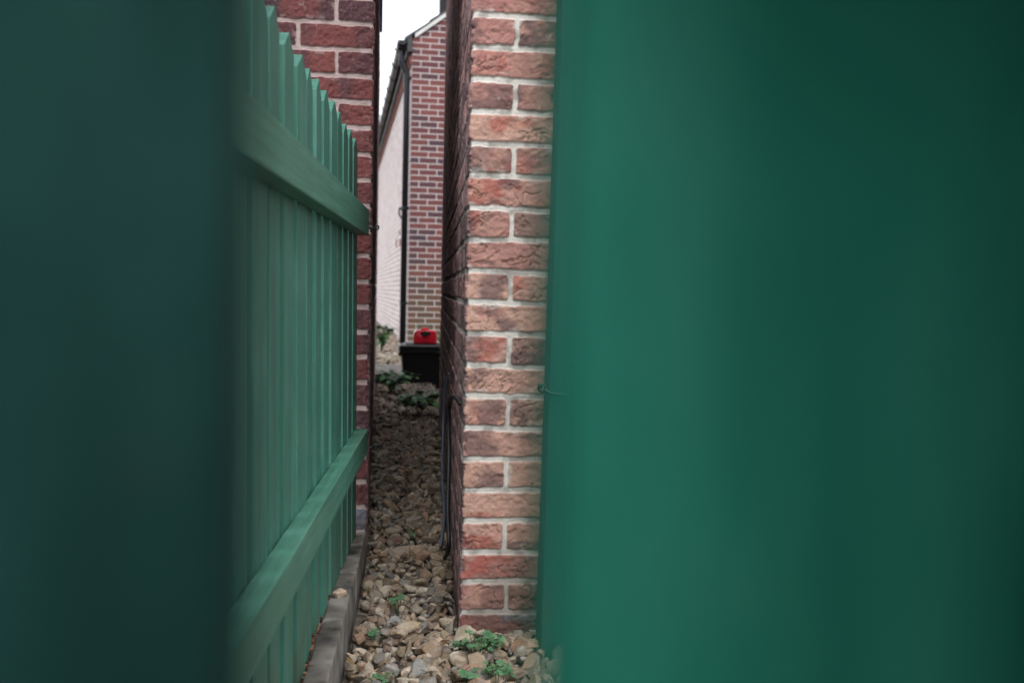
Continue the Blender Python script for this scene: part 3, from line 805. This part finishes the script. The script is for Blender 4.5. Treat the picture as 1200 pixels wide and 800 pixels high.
# ---------------------------------------------------------------- pair of gates the picture is taken through
GY = 0.127     # far face of the gate pickets
def gate_leaf(name, label, edge, sgn, npk, pm, pks):
    """edge = x of the leaf's free edge, sgn = direction away from the gap"""
    g = empty(name, (edge, GY, 0))
    tag(g, label, 'gate', 'pair of green picket gates')
    for i in range(npk):
        o = link('picket', pks[(i + 1) % 4], pm, g)
        # picket mesh: thickness -x..0, width +y ; turn it across the opening
        x0 = (i * 0.1275) if sgn > 0 else (-0.090 - i * 0.1275)
        o.location = (x0, -PT_, 0)
        o.rotation_euler = (0, 0, R(-90))
    Lg = (npk - 1) * 0.1275 + 0.09
    a, b2 = (0.062, Lg) if sgn > 0 else (-Lg, -0.034)
    for z0, z1 in ((0.960, 1.030), (0.335, 0.400)):
        bm = bmesh.new(); add_box(bm, ((a + b2) / 2, -PT_ - 0.0015 - 0.022, (z0 + z1) / 2), (b2 - a, 0.044, z1 - z0), 0.003)
        link('rail', bm_mesh('rail', bm), pm, g)
    # unseen frame bars added on the right leaf to shade its boards
    if sgn > 0:
        for name, c, d, bv in (('shade_stile', (0.087, -PT_ - 0.0515, 0.66), (0.06, 0.097, 1.10), 0.003),
                               ('shade_ledge', (Lg / 2, -PT_ - 0.034, 0.68), (Lg, 0.060, 0.062), 0.003),
                               ('shade_ledge', (Lg / 2, -PT_ - 0.0545, 0.900), (Lg - 0.004, 0.100, 0.062), 0.003)):
            bm = bmesh.new(); add_box(bm, c, d, bv); link(name, bm_mesh(name, bm), pm, g)
    return g
gr = gate_leaf('picket_gate', 'green picket gate right of the gap, close up and blurred', 0.0148, 1, 5, M['paint_gate'], PKG)
gl = gate_leaf('picket_gate', 'green picket gate left of the gap, close up, in darker blue green paint', -0.0205, -1, 2, M['paint_teal'], PKT)

# ---------------------------------------------------------------- unseen board block added to shade the gates
M['shade_shed'] = simple_mat('shade_shed_boards', (0.030, 0.024, 0.020), 0.8, var=0.4, scale=25, bump=0.4)
shade_shed = empty('gate_shade_shed', (-2.10, -0.62, 0)); tag(shade_shed, 'unseen dark board block added behind the viewpoint to shade the gates', 'shade_shed')
bm = bmesh.new(); SW = 3.2
for i in range(24):
    add_box(bm, (0, -0.8 + 0.0006 * (i % 2), 0.07 + i * 0.13), (SW, 1.6, 0.122), 0.004, 1, None)
add_box(bm, (0, -0.8, 1.58), (SW - 0.03, 1.57, 3.1))
link('wall', bm_mesh('wall', bm), M['shade_shed'], shade_shed)
bm = bmesh.new(); add_box(bm, (0, -0.42, 3.19), (SW, 2.42, 0.05), 0.006)
add_box(bm, (0.0, 0.36, 2.30), (SW, 0.70, 0.05), 0.006)  # unseen canopy added to block sky light from above
link('roof', bm_mesh('roof', bm), M['tile'], shade_shed)

# unseen raised bed added to shade the lower gates, top just under the lens
M['shade_planter'] = simple_mat('shade_planter_boards', (0.10, 0.085, 0.07), 0.85, var=0.35, scale=18, bump=0.4)
pl = empty('shade_planter', (0.12, -0.262, 0.055)); tag(pl, 'unseen raised timber bed of soil, added to shade the lower gates', 'shade_planter')
bm = bmesh.new()
for i in range(5):
    z = 0.075 + i * 0.153
    for sy in (-1, 1): add_box(bm, (0, sy * 0.205, z), (0.96, 0.03, 0.147), 0.003, 1)
    for sx in (-1, 1): add_box(bm, (sx * 0.465, 0, z), (0.03, 0.378, 0.147), 0.003, 1)
link('boards', bm_mesh('boards', bm), M['shade_planter'], pl)
bm = bmesh.new(); add_box(bm, (0, 0, 0.36), (0.898, 0.376, 0.72), 0.01); link('soil', bm_mesh('soil', bm), M['soil'], pl)

# ---------------------------------------------------------------- storage box and fuel can
BY = 7.65
def tapered_box(w0, d0, w1, d1, h, t):
    bm = bmesh.new()
    def ring(w, d, z, rr=0.03):
        out = []
        for cx, cy, a0 in ((w / 2 - rr, d / 2 - rr, 0), (-w / 2 + rr, d / 2 - rr, 90), (-w / 2 + rr, -d / 2 + rr, 180), (w / 2 - rr, -d / 2 + rr, 270)):
            for j in range(5):
                a = R(a0 + j * 22.5); out.append(bm.verts.new((cx + rr * math.cos(a), cy + rr * math.sin(a), z)))
        return out
    rs = [ring(w0, d0, 0), ring(w1, d1, h - 0.035), ring(w1 + 0.03, d1 + 0.03, h - 0.032), ring(w1 + 0.03, d1 + 0.03, h), ring(w1 - t, d1 - t, h), ring(w0 - t, d0 - t, 0.01)]
    n = len(rs[0])
    for a, b in zip(rs[:-1], rs[1:]):
        for j in range(n): bm.faces.new((a[j], a[(j + 1) % n], b[(j + 1) % n], b[j]))
    bm.faces.new(rs[0]); bm.faces.new(rs[-1])
    return bm
box = empty('storage_box', (0.03, BY + 0.15, 0.062))
box.rotation_euler = (0, 0, R(4))
tag(box, 'black plastic lidded storage box with a red fuel can on top', 'box')
link('body', bm_mesh('body', tapered_box(0.37, 0.27, 0.42, 0.31, 0.285, 0.012)), M['black'], box)
bm = bmesh.new(); add_box(bm, (0, 0, 0.300), (0.455, 0.345, 0.022), 0.008, 3); add_box(bm, (0, 0, 0.313), (0.37, 0.26, 0.012), 0.005, 2)
link('lid', bm_mesh('lid', bm), M['lid'], box)
for sx in (-1, 1):
    bm = bmesh.new(); add_box(bm, (sx * 0.215, 0, 0.235), (0.03, 0.11, 0.03), 0.008, 2)
    link('handle', bm_mesh('handle', bm), M['black'], box)

can = empty('fuel_can', (0.005, BY + 0.12, 0.3815)); can.rotation_euler = (0, 0, R(3))
tag(can, 'red plastic fuel can with black cap sitting on the black box', 'fuel can')
bm = bmesh.new()
# body with two shoulders and a dip in the middle
prof = [(-0.086, 0.0), (0.086, 0.0), (0.090, 0.012), (0.088, 0.078), (0.080, 0.096), (0.066, 0.103), (0.034, 0.103), (0.024, 0.098), (-0.024, 0.098), (-0.034, 0.103), (-0.066, 0.103), (-0.080, 0.096), (-0.088, 0.078), (-0.090, 0.012)]
A = [bm.verts.new((x, -0.055, z)) for x, z in prof]; B = [bm.verts.new((x, 0.055, z)) for x, z in prof]
n = len(prof)
for i in range(n): bm.faces.new((A[i], A[(i + 1) % n], B[(i + 1) % n], B[i]))
fa = bm.faces.new(A); fb = bm.faces.new(B)
bmesh.ops.bevel(bm, geom=list(fa.edges) + list(fb.edges), offset=0.010, segments=3, profile=0.6, affect='EDGES')
body = link('body', bm_mesh('body', bm, True), M['red'], can)
bm = bmesh.new(); add_tube(bm, smooth_path([(-0.030, 0.01, 0.094), (-0.020, 0.01, 0.112), (0, 0.01, 0.116), (0.020, 0.01, 0.112), (0.030, 0.01, 0.094)], 5), 0.0085, 10)
link('handle', bm_mesh('handle', bm, True), M['red'], can)
bm = bmesh.new(); add_box(bm, (0, -0.0555, 0.080), (0.078, 0.006, 0.024), 0.002); link('recess_shade_slab', bm_mesh('recess_shade_slab', bm), M['black'], can)  # black slab on the face stands in for the shaded handle hollow
bm = bmesh.new(); add_tube(bm, [(0, -0.052, 0.074), (0, -0.072, 0.078)], 0.021, 16); add_tube(bm, [(0, -0.072, 0.078), (0, -0.078, 0.079)], 0.012, 12)
link('cap', bm_mesh('cap', bm), M['black'], can)
bm = bmesh.new(); add_box(bm, (0, -0.0565, 0.035), (0.12, 0.004, 0.045), 0.0015)
link('raised_panel', bm_mesh('raised_panel', bm), M['red'], can)

# ---------------------------------------------------------------- cables on the passage side of the right house
M['cable_sheen'] = simple_mat('cable_blue_sheen', (0.075, 0.10, 0.14), 0.4)  # light blue sheen of the cable given as its base colour
def cable(pts, rad, label, mat='cable'):
    bm = bmesh.new(); add_tube(bm, smooth_path(pts, 8), rad, 8)
    o = link('cable', bm_mesh('cable', bm, True), M[mat])
    tag(o, label, 'cable', 'cables at the foot of the right wall')
cable([(0.092, 2.44, 0.522), (0.082, 2.62, 0.520), (0.080, 2.95, 0.475), (0.078, 3.02, 0.42), (0.080, 2.98, 0.30), (0.076, 2.86, 0.17), (0.079, 2.78, 0.08), (0.070, 2.9, 0.012)], 0.0065, 'thick black cable looping out of the passage wall')
cable([(0.090, 3.60, 0.50), (0.076, 3.62, 0.42), (0.073, 3.60, 0.30), (0.070, 3.45, 0.16), (0.074, 3.20, 0.07), (0.060, 3.00, 0.022)], 0.0045, 'thin cable with its blue sheen painted in, hanging behind the thick one', 'cable_sheen')

# ---------------------------------------------------------------- weeds
def leaf_geo(rg, L, w, P0, yaw, pitch, curl):
    pts = [(0, 0, 0), (.25, .8, .06), (.6, 1, .08), (1, 0, 0), (.6, -1, .08), (.25, -.8, .06), (.55, 0, -.02)]
    A = Matrix.Rotation(yaw, 3, 'Z') @ Matrix.Rotation(-pitch, 3, 'Y')
    V = []
    for a, b, c in pts:
        p = Vector((a * L, b * w, c * w * 2 - curl * a * a * L)); V.append(tuple(A @ p + Vector(P0)))
    return V, [(0, 1, 6), (1, 2, 6), (2, 3, 6), (3, 4, 6), (4, 5, 6), (5, 0, 6)]

def weed(loc, label, group, nst, h, leafL, leafW, per, mat, seed, spread=0.5):
    rg = random.Random(seed)
    root = empty('weed', loc); tag(root, label, 'weed', group)
    VV = []; FF = []; bm = bmesh.new()
    for s in range(nst):
        az = rg.uniform(0, 6.28); hh = h * rg.uniform(0.55, 1.0); sp = spread * hh * rg.uniform(0.4, 1.2)
        tip = (math.cos(az) * sp, math.sin(az) * sp, hh)
        path = smooth_path([(0, 0, -0.01), (tip[0] * .3, tip[1] * .3, hh * .6), tip], 4)
        add_tube(bm, path, max(0.0011, h * 0.008), 5)
        for l in range(per):
            q = path[min(len(path) - 1, int(len(path) * (0.35 + 0.65 * (l + 1) / per)))]
            V, F = leaf_geo(rg, leafL * rg.uniform(.6, 1.2), leafW * rg.uniform(.7, 1.2), q, rg.uniform(0, 6.28), rg.uniform(-.3, .6), rg.uniform(.1, .5))
            o = len(VV); VV += V; FF += [tuple(i + o for i in f) for f in F]
    link('foliage', np_mesh('foliage', np.array(VV), np.array(FF), True), mat, root)
    link('stem', bm_mesh('stem', bm), M['stem'], root)
    return root

def clover(loc, label, nlv, rad, seed, h=0.02):
    rg = random.Random(seed)
    root = empty('clover', loc); tag(root, label, 'clover', 'clover growing in the gravel')
    VV = []; FF = []; bm = bmesh.new()
    for s in range(nlv):
        az = rg.uniform(0, 6.28); d = rad * math.sqrt(rg.uniform(0, 1)); hh = h * rg.uniform(.5, 1.2)
        c = Vector((math.cos(az) * d, math.sin(az) * d, hh))
        add_tube(bm, [(c.x * .4, c.y * .4, -0.02), (c.x * .8, c.y * .8, hh * .6), c], 0.0007, 5)
        L = rg.uniform(0.006, 0.0115); y0 = rg.uniform(0, 6.28)
        tl = Matrix.Rotation(rg.uniform(-.5, .5), 3, 'X') @ Matrix.Rotation(rg.uniform(-.5, .5), 3, 'Y')
        for j in range(3):
            Z = Matrix.Rotation(y0 + j * 2.094, 3, 'Z')
            pts = [(0, 0, 0), (.55, .62, .12), (.95, .55, .06), (.86, 0, -.02), (.95, -.55, .06), (.55, -.62, .12)]
            o = len(VV)
            for p in pts: VV.append(tuple(tl @ (Z @ (Vector(p) * L)) + c))
            FF += [(o, o + 1, o + 2, o + 3), (o, o + 3, o + 4, o + 5)]
    link('foliage', np_mesh('foliage', np.array(VV), np.array(FF), True), M['clover'], root)
    link('stem', bm_mesh('stem', bm), M['stem'], root)

gzf = lambda x, y: float(gz_at(np.array(x), np.array(y)))
clover((0.135, 2.20, -0.010), 'large clover patch against the foot of the orange brick corner', 52, 0.055, 1, 0.026)
clover((0.165, 2.06, -0.018), 'clover patch among stones at the bottom right of the gravel', 24, 0.035, 2, 0.022)
clover((0.100, 2.06, -0.018), 'two small clover sprigs left of the large clover patch', 6, 0.025, 3)
clover((-0.095, 2.28, -0.012), 'small clover sprig beside the edging strip', 9, 0.026, 4)
clover((-0.05, 2.50, -0.004), 'tiny clover sprig in the middle of the gravel', 6, 0.024, 5)
clover((-0.075, 2.04, -0.018), 'clover sprig at the very bottom of the gravel', 9, 0.03, 6)
clover((-0.03, 3.10, 0.024), 'far clover sprig in the darker gravel of the passage', 7, 0.03, 7)
weed((-0.02, 5.75, 0.06), 'broad leafed weed in the middle of the passage, right of centre', 'weeds in the passage', 15, 0.17, 0.068, 0.026, 5, M['leaf'], 11, 0.9)
weed((-0.22, 7.0, 0.06), 'dark leafy weed patch in front of the black box', 'weeds in the passage', 28, 0.17, 0.060, 0.022, 6, M['leaf'], 12, 1.3)
weed((-0.12, 6.3, 0.06), 'low dark weed between the two leafier ones', 'weeds in the passage', 8, 0.08, 0.045, 0.016, 4, M['leaf'], 13, 1.2)
weed((-0.48, 11.3, 0.07), 'tall weed clump growing at the foot of the brightened brick side', 'weeds by the far house', 16, 0.32, 0.09, 0.028, 6, M['leaf'], 14, 0.45)
weed((0.175, 7.45, 0.10), 'bright green weed squeezed between the black box and the right wall', 'weeds in the passage', 8, 0.36, 0.06, 0.024, 5, M['clover'], 15, 0.25)

# ---------------------------------------------------------------- camera
cam = bpy.data.cameras.new('camera'); co = bpy.data.objects.new('camera', cam); COL.objects.link(co)
cam.lens = 35.0; cam.sensor_width = 36.0; cam.clip_start = 0.01; cam.clip_end = 2000
yaw, pit, rol = R(5.04), R(-2.87), R(1.28)
Fv = Vector((math.sin(yaw) * math.cos(pit), math.cos(yaw) * math.cos(pit), math.sin(pit)))
R0 = Vector((math.cos(yaw), -math.sin(yaw), 0)); U0 = R0.cross(Fv)
Rv = R0 * math.cos(rol) + U0 * math.sin(rol); Uv = -R0 * math.sin(rol) + U0 * math.cos(rol)
mw = Matrix((Rv, Uv, -Fv)).transposed().to_4x4(); mw.translation = Vector((0, 0, 0.80))
co.matrix_world = mw
cam.dof.use_dof = True; cam.dof.focus_distance = 2.65; cam.dof.aperture_fstop = 4.0
scene.camera = co

# ---------------------------------------------------------------- light
wd = bpy.data.worlds.new('World'); scene.world = wd; wd.use_nodes = True
nt = wd.node_tree; bg = nt.nodes['Background']
sky = N(nt, 'ShaderNodeTexSky', sky_type='NISHITA'); sky.sun_disc = False
SUN_EL, SUN_AZ = R(58), R(183)      # azimuth clockwise from +y
sky.sun_elevation = SUN_EL; sky.sun_rotation = SUN_AZ; sky.dust_density = 1.5; sky.air_density = 1.0
hs = N(nt, 'ShaderNodeHueSaturation'); hs.inputs['Saturation'].default_value = 0.30
nt.links.new(sky.outputs[0], hs.inputs['Color']); nt.links.new(hs.outputs[0], bg.inputs['Color'])
bg.inputs['Strength'].default_value = 0.15
sun = bpy.data.lights.new('sun', 'SUN'); sun.energy = 0.7; sun.angle = R(70); sun.color = (1.0, 0.97, 0.92)
so = bpy.data.objects.new('sun', sun); COL.objects.link(so)
sd = Vector((math.sin(SUN_AZ) * math.cos(SUN_EL), math.cos(SUN_AZ) * math.cos(SUN_EL), math.sin(SUN_EL)))
so.rotation_euler = sd.to_track_quat('Z', 'Y').to_euler(); so.location = sd * 50

scene.view_settings.view_transform = 'Standard'; scene.view_settings.look = 'None'
scene.view_settings.exposure = 1.55; scene.view_settings.gamma = 1.0; scene.view_settings.use_curve_mapping = False
scene.render.engine = 'CYCLES'
scene.cycles.use_denoising = True
scene.cycles.max_bounces = 8
